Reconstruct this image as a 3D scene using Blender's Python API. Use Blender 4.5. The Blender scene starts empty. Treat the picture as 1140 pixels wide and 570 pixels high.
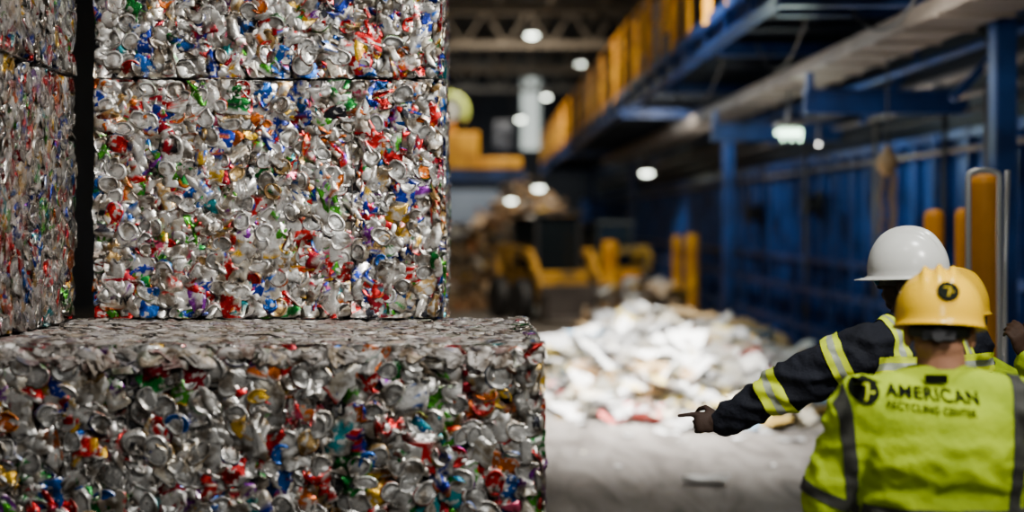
import bpy, bmesh, math, random
import numpy as np
from mathutils import Vector, Matrix, noise
from mathutils.bvhtree import BVHTree
random.seed(7)
RNG=np.random.default_rng(11)
F=1583.3; VX,VY,CZ=530.0,245.0,1.85
def P(px,py,Y): return Vector(((px-VX)*Y/F, Y, CZ-(py-VY)*Y/F))
scene=bpy.context.scene
COL=scene.collection
WL={}
# ------------------------------------------------------------ materials
def nodes(name):
    m=bpy.data.materials.new(name); m.use_nodes=True
    nt=m.node_tree; b=nt.nodes['Principled BSDF']; return m,nt,b
def mat(name,col,rough=.5,metal=0.,var=.25,scale=6.,bump=.0,bscale=40.,col2=None,emit=0,ecol=None,spec=None):
    m,nt,b=nodes(name)
    tc=nt.nodes.new('ShaderNodeTexCoord')
    n=nt.nodes.new('ShaderNodeTexNoise'); n.inputs['Scale'].default_value=scale; n.inputs['Detail'].default_value=6
    nt.links.new(tc.outputs['Object'],n.inputs['Vector'])
    r=nt.nodes.new('ShaderNodeValToRGB')
    c=Vector(col); d=Vector(col2) if col2 else c*(1-var)
    r.color_ramp.elements[0].position=.35; r.color_ramp.elements[1].position=.65
    r.color_ramp.elements[0].color=(*d,1); r.color_ramp.elements[1].color=(*c,1)
    nt.links.new(n.outputs['Fac'],r.inputs['Fac']); nt.links.new(r.outputs['Color'],b.inputs['Base Color'])
    b.inputs['Roughness'].default_value=rough; b.inputs['Metallic'].default_value=metal
    if spec is not None: b.inputs['Specular IOR Level'].default_value=spec
    if bump:
        n2=nt.nodes.new('ShaderNodeTexNoise'); n2.inputs['Scale'].default_value=bscale; n2.inputs['Detail'].default_value=4
        nt.links.new(tc.outputs['Object'],n2.inputs['Vector'])
        bp=nt.nodes.new('ShaderNodeBump'); bp.inputs['Strength'].default_value=bump; bp.inputs['Distance'].default_value=.02
        nt.links.new(n2.outputs['Fac'],bp.inputs['Height']); nt.links.new(bp.outputs['Normal'],b.inputs['Normal'])
    if emit:
        b.inputs['Emission Color'].default_value=(*(ecol or col),1); b.inputs['Emission Strength'].default_value=emit
    return m
def attr_mat(name,metal,r0,r1,bump,silver=None,bs=90,dist=.004,grime=True):
    m,nt,b=nodes(name)
    a=nt.nodes.new('ShaderNodeAttribute'); a.attribute_name='piece_color'
    tc=nt.nodes.new('ShaderNodeTexCoord')
    n=nt.nodes.new('ShaderNodeTexNoise'); n.inputs['Scale'].default_value=bs; n.inputs['Detail'].default_value=5
    nt.links.new(tc.outputs['Object'],n.inputs['Vector'])
    if silver:
        r=nt.nodes.new('ShaderNodeValToRGB'); r.color_ramp.elements[0].position=.57; r.color_ramp.elements[1].position=.61
        r.color_ramp.elements[0].color=(0,0,0,1); r.color_ramp.elements[1].color=(.8,.8,.8,1)
        nt.links.new(n.outputs['Fac'],r.inputs['Fac'])
        mx=nt.nodes.new('ShaderNodeMix'); mx.data_type='RGBA'
        nt.links.new(r.outputs['Color'],mx.inputs[0]); nt.links.new(a.outputs['Color'],mx.inputs[6]); mx.inputs[7].default_value=(*silver,1)
        n3=nt.nodes.new('ShaderNodeTexNoise'); n3.inputs['Scale'].default_value=18; n3.inputs['Detail'].default_value=7
        nt.links.new(tc.outputs['Object'],n3.inputs['Vector'])
        r3=nt.nodes.new('ShaderNodeValToRGB'); r3.color_ramp.elements[0].position=.38; r3.color_ramp.elements[1].position=.54
        r3.color_ramp.elements[0].color=(.30,.255,.21,1); r3.color_ramp.elements[1].color=(1,1,1,1)
        nt.links.new(n3.outputs['Fac'],r3.inputs['Fac'])
        m2=nt.nodes.new('ShaderNodeMix'); m2.data_type='RGBA'; m2.blend_type='MULTIPLY'; m2.inputs[0].default_value=1
        nt.links.new(mx.outputs[2],m2.inputs[6]); nt.links.new(r3.outputs['Color'],m2.inputs[7])
        nt.links.new(m2.outputs[2],b.inputs['Base Color'])
    else: nt.links.new(a.outputs['Color'],b.inputs['Base Color'])
    mr=nt.nodes.new('ShaderNodeMapRange'); mr.inputs['To Min'].default_value=r0; mr.inputs['To Max'].default_value=r1
    nt.links.new(n.outputs['Fac'],mr.inputs['Value']); nt.links.new(mr.outputs['Result'],b.inputs['Roughness'])
    b.inputs['Metallic'].default_value=metal
    bp=nt.nodes.new('ShaderNodeBump'); bp.inputs['Strength'].default_value=bump; bp.inputs['Distance'].default_value=dist
    nt.links.new(n.outputs['Fac'],bp.inputs['Height']); nt.links.new(bp.outputs['Normal'],b.inputs['Normal'])
    return m
# ------------------------------------------------------------ objects
def tag(o,label=None,cat=None,kind=None,group=None):
    if label:o['label']=label
    if cat:o['category']=cat
    if kind:o['kind']=kind
    if group:o['group']=group
    return o
def setparent(o,p):
    if p is not None:
        o.parent=p; o.matrix_parent_inverse=Matrix.Translation(-WL[p.name])
def empty(name,loc,label,cat,parent=None,group=None):
    e=bpy.data.objects.new(name,None); e.empty_display_size=.1; e.location=loc; COL.objects.link(e)
    WL[e.name]=Vector(loc); tag(e,label,cat,None,group); setparent(e,parent); return e
def place(me,name,m,parent=None,smooth=False):
    n=len(me.vertices); a=np.empty(n*3,dtype=np.float32); me.vertices.foreach_get('co',a); a=a.reshape(-1,3)
    c=(a.min(0)+a.max(0))/2; a-=c; me.vertices.foreach_set('co',a.ravel()); me.update()
    o=bpy.data.objects.new(name,me); o.location=Vector([float(x) for x in c]); COL.objects.link(o)
    WL[o.name]=Vector([float(x) for x in c])
    if m: me.materials.clear(); me.materials.append(m)
    if smooth: me.polygons.foreach_set('use_smooth',[True]*len(me.polygons))
    setparent(o,parent); return o
class MB:
    def __init__(s): s.v=[]; s.f=[]
    def box(s,c,d,rot=None):
        c=Vector(c); k=len(s.v)
        for x in(-.5,.5):
            for y in(-.5,.5):
                for z in(-.5,.5):
                    p=Vector((x*d[0],y*d[1],z*d[2]))
                    if rot is not None:p=rot@p
                    s.v.append(c+p)
        for q in((0,1,3,2),(4,6,7,5),(0,4,5,1),(2,3,7,6),(0,2,6,4),(1,5,7,3)): s.f.append([k+i for i in q])
        return s
    def bar(s,p0,p1,w,h,up=(0,0,1)):
        p0=Vector(p0);p1=Vector(p1); d=(p1-p0); L=d.length; d.normalize(); u=Vector(up)
        if abs(d.dot(u))>.99:u=Vector((0,1,0))
        x=d.cross(u).normalized(); z=x.cross(d)
        R=Matrix((x,d,z)).transposed(); return s.box((p0+p1)/2,(w,L,h),R)
    def cyl(s,p0,p1,r0,r1=None,n=16):
        return s.tube([p0,p1],[r0,r0 if r1 is None else r1],n)
    def tube(s,pts,r,n=10):
        pts=[Vector(p) for p in pts]; k=len(s.v)
        if not hasattr(r,'__len__'): r=[r]*len(pts)
        x=None
        for i,p in enumerate(pts):
            a=pts[max(0,i-1)]; b=pts[min(len(pts)-1,i+1)]; d=(b-a).normalized()
            if x is None:
                x=d.orthogonal().normalized()
            else:
                x=(x-d*x.dot(d)).normalized()
            y=d.cross(x)
            for j in range(n):
                t=2*math.pi*j/n; s.v.append(p+(x*math.cos(t)+y*math.sin(t))*r[i])
        for i in range(len(pts)-1):
            for j in range(n):
                a=k+i*n+j;b=k+i*n+(j+1)%n; s.f.append([a,b,b+n,a+n])
        s.f.append([k+j for j in range(n)][::-1]); e=k+(len(pts)-1)*n; s.f.append([e+j for j in range(n)])
        return s
    def lathe(s,prof,c,R=None,n=24):
        c=Vector(c); k=len(s.v)
        for (r,z) in prof:
            for j in range(n):
                t=2*math.pi*j/n; p=Vector((r*math.cos(t),r*math.sin(t),z))
                if R is not None:p=R@p
                s.v.append(c+p)
        for i in range(len(prof)-1):
            for j in range(n):
                a=k+i*n+j;b=k+i*n+(j+1)%n; s.f.append([a,b,b+n,a+n])
        s.f.append([k+j for j in range(n)][::-1]); e=k+(len(prof)-1)*n; s.f.append([e+j for j in range(n)])
        return s
    def ell(s,c,r,R=None,n=20,m=12):
        prof=[(max(.001,math.sin(math.pi*i/m)),-math.cos(math.pi*i/m)) for i in range(m+1)]
        c=Vector(c); k=len(s.v)
        for (q,z) in prof:
            for j in range(n):
                t=2*math.pi*j/n; p=Vector((r[0]*q*math.cos(t),r[1]*q*math.sin(t),r[2]*z))
                if R is not None:p=R@p
                s.v.append(c+p)
        for i in range(m):
            for j in range(n):
                a=k+i*n+j;b=k+i*n+(j+1)%n; s.f.append([a,b,b+n,a+n])
        s.f.append([k+j for j in range(n)][::-1]); e=k+m*n; s.f.append([e+j for j in range(n)])
        return s
    def cap(s,p0,p1,r0,r1,n=16):
        s.ell(p0,(r0,r0,r0),n=n,m=8); s.ell(p1,(r1,r1,r1),n=n,m=8); return s.cyl(p0,p1,r0,r1,n)
    def mesh(s,name):
        me=bpy.data.meshes.new(name); me.from_pydata([tuple(v) for v in s.v],[],s.f); me.update(); return me
    def obj(s,name,m,parent=None,bevel=0,smooth=False):
        o=place(s.mesh(name),name,m,parent,smooth)
        if bevel:
            b=o.modifiers.new('b','BEVEL'); b.width=bevel; b.segments=2; b.limit_method='ANGLE'
        return o
def fuse(mb,voxel,it=6,disp=None,fac=.5):
    me=mb.mesh('tmp'); o=bpy.data.objects.new('tmp',me); COL.objects.link(o)
    r=o.modifiers.new('r','REMESH'); r.mode='VOXEL'; r.voxel_size=voxel
    if it:
        q=o.modifiers.new('s','SMOOTH'); q.iterations=it; q.factor=fac
    dg=bpy.context.evaluated_depsgraph_get(); dg.update()
    out=bpy.data.meshes.new_from_object(o.evaluated_get(dg),depsgraph=dg)
    bpy.data.objects.remove(o); bpy.data.meshes.remove(me)
    if disp:
        N=[v.normal.copy() for v in out.vertices]
        for v,nn in zip(out.vertices,N): v.co+=nn*disp(v.co)
        out.update()
    return out
# ------------------------------------------------------------ numpy meshes
def npmesh(name,V,Fq,C=None):
    me=bpy.data.meshes.new(name); n=len(V); m=len(Fq)
    me.vertices.add(n); me.vertices.foreach_set('co',V.astype(np.float32).ravel())
    me.loops.add(4*m); me.loops.foreach_set('vertex_index',Fq.astype(np.int32).ravel())
    me.polygons.add(m); me.polygons.foreach_set('loop_start',np.arange(0,4*m,4,dtype=np.int32))
    me.update(calc_edges=True)
    if C is not None:
        a=me.attributes.new('piece_color','FLOAT_COLOR','POINT')
        a.data.foreach_set('color',np.concatenate([C,np.ones((n,1))],1).astype(np.float32).ravel())
    me.validate(); return me
def rodr(ax,an):
    ax=ax/np.linalg.norm(ax,axis=1,keepdims=True); x,y,z=ax.T; c=np.cos(an);s=np.sin(an);t=1-c
    return np.stack([t*x*x+c,t*x*y-s*z,t*x*z+s*y,t*x*y+s*z,t*y*y+c,t*y*z-s*x,t*x*z-s*y,t*y*z+s*x,t*z*z+c],1).reshape(-1,3,3)
def tri(x): return (2/np.pi)*np.arcsin(.97*np.sin(x))
PROF=np.array([(0.02,-.455),(.5,-.46),(.66,-.475),(.76,-.5),(.97,-.41),(1,-.29),(1,-.17),(1,-.06),(1,.06),(1,.17),(1,.28),(1,.36),(.92,.46),(.90,.5),(.83,.5),(.79,.43),(.45,.44),(.38,.46),(.02,.455)])
NS=22; NR=len(PROF)
ang=np.arange(NS)*2*np.pi/NS
BX=(PROF[:,None,0]*np.cos(ang)).ravel(); BY=(PROF[:,None,0]*np.sin(ang)).ravel(); BZ=np.repeat(PROF[:,1],NS)
BA=np.tile(ang,NR); BR=np.repeat(np.arange(NR),NS)
ii,jj=np.meshgrid(np.arange(NR-1),np.arange(NS),indexing='ij')
BF=np.stack([ii*NS+jj,ii*NS+(jj+1)%NS,(ii+1)*NS+(jj+1)%NS,(ii+1)*NS+jj],-1).reshape(-1,4)
SIL=(.66,.645,.615)
PAL=np.array([SIL,(.52,.50,.47),(.56,.50,.40),(.46,.006,.010),(.55,.012,.014),(.008,.03,.32),(.006,.10,.44),(.007,.19,.03),(.06,.36,.012),(.62,.13,.006),(.72,.42,.015),(.20,.018,.30),(.55,.07,.15),(.006,.26,.30),(.03,.03,.04),(.86,.85,.82),(.55,.35,.13),(.32,.006,.02)])
PW=np.array([18,13,11,6.4,4.4,4.4,4.2,3.6,2.8,2.6,3,1.6,1.3,1.6,3,6,3,3]); PW/=PW.sum()
def cans(pos,fr,lim,endp=.38,dull=0.,dark=1.,rng=RNG,big=1.2):
    N=len(pos); R=.033*big;L=.118*big
    p=np.stack([np.broadcast_to(BX*R,(N,len(BX))),np.broadcast_to(BY*R,(N,len(BX))),np.broadcast_to(BZ*L,(N,len(BX)))],-1).copy()
    A=rng.random(N)<endp
    sc=np.ones((N,3))
    sc[A]=np.stack([rng.uniform(.65,.95,A.sum()),rng.uniform(.5,.95,A.sum()),rng.uniform(.10,.20,A.sum())],1)
    B=~A
    sc[B]=np.stack([rng.uniform(.45,1.15,B.sum()),rng.uniform(.22,.42,B.sum()),rng.uniform(.40,1.0,B.sum())],1)
    p*=sc[:,None,:]
    amp=np.where(A,.0020,.0078)*rng.uniform(.5,1.4,N)*big
    for k in range(5):
        lam=rng.uniform(.018,.06,N)*(1 if k else 1.8)*big
        d=rng.normal(size=(N,3)); d/=np.linalg.norm(d,axis=1,keepdims=True); d*= (2*np.pi/lam)[:,None]
        ph=rng.uniform(0,6.28,N); a=rng.normal(size=(N,3))*(amp*(lam/.04)**.7)[:,None]*.58
        p+=tri(np.einsum('nvk,nk->nv',p,d)+ph[:,None])[...,None]*a[:,None,:]
    z=np.zeros(N); one=np.ones(N)
    spin=rodr(np.stack([z,z,one],1),rng.uniform(0,6.28,N))
    th=rng.uniform(0,6.28,N); tilt=rodr(np.stack([np.cos(th),np.sin(th),z],1),np.abs(rng.normal(0,.26,N)))
    RA=tilt@spin
    base=rodr(np.stack([one,z,z],1),one*np.pi/2)
    inpl=rodr(np.stack([z,z,one],1),rng.normal(0,.38,N)); tb=rodr(np.stack([np.cos(th),np.sin(th),z],1),np.abs(rng.normal(0,.25,N)))
    RB=tb@inpl@base
    M=np.where(A[:,None,None],RA,RB)
    q=np.einsum('nij,nvj->nvi',M,p)+pos[:,None,:]
    q[...,2]+=np.where(A,.003,-.002)[:,None]
    qn=q[...,2]; q[...,2]=np.where(qn>.0,qn*np.where(A,.45,.26)[:,None],qn)
    for ax,l in((0,lim[0]),(1,lim[1])):
        t=q[...,ax]; t=np.where(t<0,t*.15,t); q[...,ax]=np.where(t>l,l+(t-l)*.15,t)
    o,u,v,n=[np.array(t,float) for t in fr]
    W=o+q[...,0:1]*u+q[...,1:2]*v+q[...,2:3]*n
    ci=rng.choice(len(PAL),N,p=PW); c2=rng.choice(len(PAL),N,p=PW)
    col=PAL[ci]*rng.uniform(.6,1.1,(N,1)); colb=PAL[c2]
    lab=(BR>=4)&(BR<=11)
    C=np.empty((N,len(BX),3)); C[:]=np.array(SIL)
    C[:]*=rng.uniform(.4,1.0,(N,1,1))
    tintend=np.where(rng.random(N)<.12,1,0)
    C[:,lab]=col[:,None,:]
    pat=(np.sin(BA[None,:]*rng.integers(1,4,N)[:,None]+rng.uniform(0,6,N)[:,None])+.8*np.sin(BR[None,:]*1.9+rng.uniform(0,6,N)[:,None]))>rng.uniform(.3,1.4,N)[:,None]
    pat=pat&lab[None,:]; C=np.where(pat[...,None],colb[:,None,:],C)
    C=np.where(((tintend>0)[:,None]&((BR>=12)|(BR<3))[None,:])[...,None],PAL[rng.choice([3,4,9,10,16,6],N)][:,None,:],C)
    C=np.where(np.isin(BR,[15,2])[None,:,None],C*.25,C)
    if dull: 
        g=C.mean(-1,keepdims=True); C=C*(1-dull)+(g*.45+np.array((.17,.145,.125)))*dull
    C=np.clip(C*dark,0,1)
    return W,C
def canmesh(name,W,C):
    N,Vn,_=W.shape; Fq=(BF[None]+ (np.arange(N)*Vn)[:,None,None]).reshape(-1,4)
    return npmesh(name,W.reshape(-1,3),Fq,C.reshape(-1,3))
M_can=attr_mat('crushed_aluminium',.80,.20,.40,.55,silver=(.60,.58,.54),bs=45)
M_dull=attr_mat('dusty_flattened_aluminium',.35,.4,.7,.5,silver=(.44,.39,.35))
M_core=mat('packed_can_core',(.05,.05,.052),.5,.7,col2=(.008,.008,.009),scale=30,bump=.6,bscale=60)  # near-black colour stands in for deep shade in the gaps between cans
M_wire=mat('baling_wire_steel',(.10,.09,.08),.45,.8)
def facepos(lu,lv,sp,creases=(),rng=RNG,rnd=.03):
    nu=max(1,int(lu/sp)); nv=max(1,int(lv/sp))
    U,V=np.meshgrid((np.arange(nu)+.5)/nu*lu,(np.arange(nv)+.5)/nv*lv,indexing='ij')
    U=U.ravel()+rng.uniform(-.6,.6,U.size)*sp; V=V.ravel()+rng.uniform(-.6,.6,V.size)*sp
    U=np.clip(U,.012,lu-.012);V=np.clip(V,.012,lv-.012)
    D=rng.uniform(-.026,-.001,U.size)+.007*np.sin(U*7+rng.uniform(0,6))*np.sin(V*9+rng.uniform(0,6))
    e=np.minimum(np.minimum(U,lu-U),np.minimum(V,lv-V)); D-=rnd*np.exp(-(e/.018)**2)
    for c in creases: D-=.060*np.exp(-((U-c-.008*np.sin(V*11))/.016)**2)
    return np.stack([U,V,D],1)
def bale(label,lo,hi,faces,wires=(),indiv=None,dark=1.,bigk=1.42):
    lo=np.array(lo,float);hi=np.array(hi,float);d=hi-lo
    root=empty('can_bale',((lo[0]+hi[0])/2,(lo[1]+hi[1])/2,lo[2]),label,'bale of crushed cans',group='stacked bales of crushed cans')
    ins=.044; bm=bmesh.new(); bmesh.ops.create_cube(bm,size=1)
    bmesh.ops.subdivide_edges(bm,edges=bm.edges,cuts=14,use_grid_fill=True)
    cc=(lo+hi)/2
    for v in bm.verts:
        v.co=Vector([v.co[i]*(d[i]-2*ins)+cc[i] for i in range(3)]); v.co+=noise.noise_vector(v.co*9)*.010
        if v.co.z<lo[2]+.06: v.co.z=lo[2]+.002
    me=bpy.data.meshes.new('core'); bm.to_mesh(me); bm.free(); place(me,'bale_core',M_core,root)
    fr={'-y':((lo[0],lo[1],lo[2]),(1,0,0),(0,0,1),(0,-1,0),d[0],d[2]),
        '+x':((hi[0],lo[1],lo[2]),(0,1,0),(0,0,1),(1,0,0),d[1],d[2]),
        '-x':((lo[0],hi[1],lo[2]),(0,-1,0),(0,0,1),(-1,0,0),d[1],d[2]),
        '+y':((hi[0],hi[1],lo[2]),(-1,0,0),(0,0,1),(0,1,0),d[0],d[2]),
        '+z':((lo[0],lo[1],hi[2]),(1,0,0),(0,1,0),(0,0,1),d[0],d[1])}
    Ws=[];Cs=[];Wd=[];Cd=[]
    for k,(sp,ep,dull) in faces.items():
        o,u,v,n,lu,lv=fr[k]; o=np.array(o)-np.array(n)*.010
        cr=[w-lo[0] for w in wires] if k in('-y','+z') else ()
        pos=facepos(lu,lv,sp,cr,rnd=.012 if k=='+z' else .03)
        W,C=cans(pos,(o,u,v,n),(lu,lv),ep,dull,dark,big=bigk if sp<.07 else sp/.045)
        if k==indiv:
            sel=RNG.permutation(len(W))[:100]; m=np.zeros(len(W),bool); m[sel]=True
            for w,c in zip(W[m],C[m]): place(canmesh('crushed_can',w[None],c[None]),'crushed_can',M_can,root,True)
            W=W[~m];C=C[~m]
        if dull>.3: Wd.append(W);Cd.append(C)
        else: Ws.append(W);Cs.append(C)
    if Ws: tag(place(canmesh('mass',np.concatenate(Ws),np.concatenate(Cs)),'crushed_can_mass',M_can,root,True),'tightly packed crushed cans in silver and bright colours',kind='stuff')
    if Wd: tag(place(canmesh('mass',np.concatenate(Wd),np.concatenate(Cd)),'flattened_can_layer',M_dull,root,True),'dusty flattened cans on the top of the bale',kind='stuff')
    for w in wires:
        mb=MB(); a=.016
        mb.tube([(w,lo[1]+a,lo[2]+.01),(w+.004,lo[1]+a,(lo[2]+hi[2])/2),(w,lo[1]+a,hi[2]-a),(w,(lo[1]+hi[1])/2,hi[2]-a),(w,hi[1]-a,hi[2]-a),(w,hi[1]-a,lo[2]+.01)],.0025,6)
        mb.obj('baling_wire',M_wire,root)
    return root
Z1=.728;Z2=1.456;Z3=2.408;Z4=3.33
bale('square bale of crushed colourful aluminium cans resting on lower bales',(-1.53,5.68,Z2+.006),(-.125,7.1,Z3),
     {'-y':(.0415,.30,0),'+x':(.05,.3,0)},wires=(-.50,-.165),indiv='-y')
bale('top bale of crushed aluminium cans stacked above another bale',(-1.53,5.69,Z3+.016),(-.13,7.1,Z4),
     {'-y':(.042,.30,0),'+x':(.055,.3,0)},wires=(-.95,-.40),indiv='-y',dark=.92)
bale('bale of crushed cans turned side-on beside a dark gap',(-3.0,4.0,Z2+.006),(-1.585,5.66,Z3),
     {'+x':(.044,.30,0),'-y':(.09,.3,0)},indiv='+x',dark=.60)  # dark factor paints the side face's shade into its can colours
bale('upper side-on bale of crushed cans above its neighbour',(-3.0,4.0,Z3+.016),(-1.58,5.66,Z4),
     {'+x':(.045,.30,0),'-y':(.09,.3,0)},indiv='+x',dark=.60)  # same painted-in shade as the bale beneath it
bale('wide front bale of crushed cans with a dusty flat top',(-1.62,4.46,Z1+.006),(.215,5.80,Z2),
     {'-y':(.047,.50,0),'+z':(.046,.3,.8),'+x':(.055,.4,0)},wires=(-1.1,-.45),indiv='-y',dark=.82,bigk=1.48)  # dark factor puts the front bale's dimmer light into its can colours
bale('lower bale of crushed cans beneath the upper stack',(-1.62,5.82,Z1+.006),(-.135,7.3,Z2),{'+x':(.06,.4,0)})
bale('lower bale of crushed cans beside the front bale',(-3.05,4.0,Z1+.006),(-1.64,5.80,Z2),{'-y':(.08,.4,0)})
bale('bottom bale of crushed cans on the concrete floor',(-1.6,4.48,.002),(.2,5.80,Z1),{'-y':(.06,.4,0),'+x':(.07,.4,0)})
bale('bottom bale of crushed cans on the concrete floor',(-1.6,5.82,.002),(-.135,7.3,Z1),{'+x':(.08,.4,0)})
bale('bottom bale of crushed cans on the concrete floor',(-3.05,4.0,.002),(-1.64,5.80,Z1),{'-y':(.09,.4,0)})
# ------------------------------------------------------------ paper heaps
def sheets(N,hf,cx,cy,rx,ry,pal,pw,smin,smax,rng=RNG,lift=.03,tilt=.45,crump=.06):
    gsz=7; gx,gy=np.meshgrid(np.linspace(-.5,.5,gsz),np.linspace(-.5,.5,gsz),indexing='ij'); gx=gx.ravel();gy=gy.ravel()
    a=rng.uniform(0,6.28,N); r=np.sqrt(rng.random(N))*1.0
    X=cx+rx*r*np.cos(a);Y=cy+ry*r*np.sin(a)
    Z=np.array([hf(x,y) for x,y in zip(X,Y)])+rng.uniform(0,lift,N)
    w=smin+(smax-smin)*rng.random(N)**2;h=w*rng.uniform(.4,1.,N)
    p=np.stack([w[:,None]*gx,h[:,None]*gy,np.zeros((N,gx.size))],-1)
    ph=rng.uniform(0,6.28,N); p[...,2]+=w[:,None]*rng.uniform(-.5,.6,N)[:,None]*(gx*np.cos(ph)[:,None]+gy*np.sin(ph)[:,None])**2
    for k in range(4):
        d=rng.normal(size=(N,3)); d/=np.linalg.norm(d,axis=1,keepdims=True); d*=(6.28/(w*rng.uniform(.25,.9,N)))[:,None]
        p+=tri(np.einsum('nvk,nk->nv',p,d)+rng.uniform(0,6,N)[:,None])[...,None]*(rng.normal(size=(N,3))*(w*crump)[:,None])[:,None,:]
    one=np.ones(N);z=0*one; sp=rodr(np.stack([z,z,one],1),rng.uniform(0,6.28,N)); th=rng.uniform(0,6.28,N)
    M=rodr(np.stack([np.cos(th),np.sin(th),z],1),np.abs(rng.normal(0,tilt,N)))@sp
    q=np.einsum('nij,nvj->nvi',M,p)+np.stack([X,Y,Z],1)[:,None,:]
    q[...,2]=np.maximum(q[...,2],.004)
    C=pal[rng.choice(len(pal),N,p=pw/pw.sum())]*rng.uniform(.6,1.05,(N,1)); C=np.clip(np.repeat(C[:,None,:],gx.size,1),0,1)
    i,j=np.meshgrid(np.arange(gsz-1),np.arange(gsz-1),indexing='ij'); f=np.stack([i*gsz+j,(i+1)*gsz+j,(i+1)*gsz+j+1,i*gsz+j+1],-1).reshape(-1,4)
    return q,C,f
def shmesh(name,q,C,f):
    N,Vn,_=q.shape; return npmesh(name,q.reshape(-1,3),(f[None]+(np.arange(N)*Vn)[:,None,None]).reshape(-1,4),C.reshape(-1,3))
M_paper=attr_mat('loose_waste_paper',0,.6,.9,.3,bs=14)
def heapfn(cx,cy,rx,ry,H,sd,pkx=0,pky=0,rough=.28):
    def h(x,y):
        dx=(x-cx)/rx;dy=(y-cy)/ry; d=math.sqrt(dx*dx+dy*dy)*(1+.25*noise.noise(Vector((x*.9+sd,y*.9,4))))
        d2=math.sqrt((dx-pkx)**2+(dy-pky)**2)
        e=max(0,1-d); s=min(1,e*2.2)**.8*max(.22,1-.66*d2)
        return max(0.,H*s*(1+rough*noise.noise(Vector((x*1.6+sd,y*1.6,0))))+ .10*min(1,e*3)*noise.noise(Vector((x*5+sd,y*5,1))))
    return h
def heap(label,cat,name,cx,cy,rx,ry,H,sd,N,pal,pw,smin,smax,basecol,tilt=.45,pk=(0,0),rough=.28):
    hf=heapfn(cx,cy,rx,ry,H,sd,pk[0],pk[1],rough)
    root=empty(name,(cx,cy,0),label,cat)
    n=44; v=[];f=[]
    for i in range(n+1):
        for j in range(n+1):
            x=cx+rx*(2*i/n-1);y=cy+ry*(2*j/n-1); v.append((x,y,max(hf(x,y)-.02,.002)))
    for i in range(n):
        for j in range(n):
            a=i*(n+1)+j
            if max(v[k][2] for k in(a,a+1,a+n+1,a+n+2))>.003: f.append((a,a+n+1,a+n+2,a+1))
    me=bpy.data.meshes.new(name); me.from_pydata(v,[],f); tag(place(me,'heap_core',mat(name+'_core',basecol,.9,var=.5,bump=.5),root,True),kind='stuff')
    q,C,ff=sheets(N,hf,cx,cy,rx*.97,ry*.97,pal,pw,smin,smax,tilt=tilt)
    tag(place(shmesh(name,q,C,ff),'loose_scraps',M_paper,root),kind='stuff')
    return root,hf
PP=np.array([(.90,.90,.88),(.74,.74,.73),(.88,.80,.62),(.50,.34,.16),(.80,.50,.08),(.25,.42,.6),(.7,.12,.1),(.25,.25,.25),(.88,.70,.20)])
PWt=np.array([40,20,10,9,4,2.5,.8,6,5])
_,hf1=heap('low spreading heap of loose white paper and plastic on the floor','pile of waste paper','waste_paper_heap',2.20,15.5,1.70,3.05,.62,3.1,1700,PP,PWt,.10,.75,(.40,.37,.33),pk=(-.12,.2),rough=.65,tilt=.30)
PB=np.array([(.42,.26,.12),(.30,.17,.08),(.55,.40,.25),(.80,.78,.72),(.4,.16,.05),(.12,.12,.13),(.75,.48,.06)])
heap('large brown heap of mixed cardboard and waste','pile of waste cardboard','cardboard_heap',1.5,42.,2.4,3.2,2.6,9.7,1000,PB,np.array([20,14,12,16,3,8,6.]),.25,.8,(.18,.12,.07),.6,rough=.5)
heap('low heap of sorted cardboard behind the white paper','pile of waste cardboard','cardboard_heap',2.5,21.6,.95,1.6,1.0,4.4,350,PB,np.array([12,8,10,20,2,6,3.]),.2,.5,(.2,.15,.09),.6)
heap('brown heap of torn cardboard beside the yellow loader','pile of waste cardboard','cardboard_heap',-.45,31,1.15,2.4,1.7,7.4,450,PB,np.array([16,12,10,8,3,8,4.]),.2,.7,(.16,.11,.06),.6,rough=.5)
for i,(px,py,s) in enumerate([(785,540,.30),(648,474,.16),(742,482,.2),(880,492,.22),(760,492,.10),(820,489,.16),(640,440,.12),(912,476,.2),(625,425,.15),(700,486,.09),(690,520,.06),(860,520,.05),(650,505,.05)]):
    Y=CZ*F/(py-VY); x=(px-VX)*Y/F
    q,C,ff=sheets(1,lambda a,b:.012,x,Y,.01,.01,PP[:6],PWt[:6],s,s+.02,lift=.001,tilt=.05,crump=.03)
    tag(place(shmesh('s',q,C,ff),'paper_scrap',M_paper),'crumpled scrap of paper lying on the concrete floor','paper scrap',group='paper scraps on the floor')
def carton(c,d,rz,m,label):
    r=Matrix.Rotation(rz,3,'Z')@Matrix.Rotation(random.uniform(-.4,.4),3,'X'); mb=MB(); c=Vector(c); t=.01
    for s in(-1,1):
        mb.box(c+r@Vector((s*d[0]/2,0,0)),(t,d[1],d[2]),r); mb.box(c+r@Vector((0,s*d[1]/2,0)),(d[0],t,d[2]),r)
        rr=r@Matrix.Rotation(s*.9,3,'Y'); mb.box(c+r@Vector((s*(d[0]/2+.08),0,d[2]/2+.03)),(d[0]*.45,d[1],t),rr)
    mb.box(c-r@Vector((0,0,d[2]/2)),(d[0],d[1],t),r)
    tag(mb.obj('cardboard_box',m),label,'cardboard box',group='cardboard boxes in the waste heaps')
M_card=mat('corrugated_cardboard',(.5,.32,.16),.85)
M_cardw=mat('white_cardboard',(.75,.73,.68),.8)
for (x,y,s,m) in [(1.15,14.4,.24,M_card),(2.6,13.9,.3,M_cardw),(2.0,13.5,.2,M_card),(1.6,14.6,.26,M_cardw),(3.1,14.6,.25,M_card)]:
    carton((x,y,hf1(x,y)+.10),(s,s*.7,s*.5),random.uniform(0,3),m,'open '+('white' if m is M_cardw else 'brown')+' cardboard box lying on the waste heap')
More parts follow.
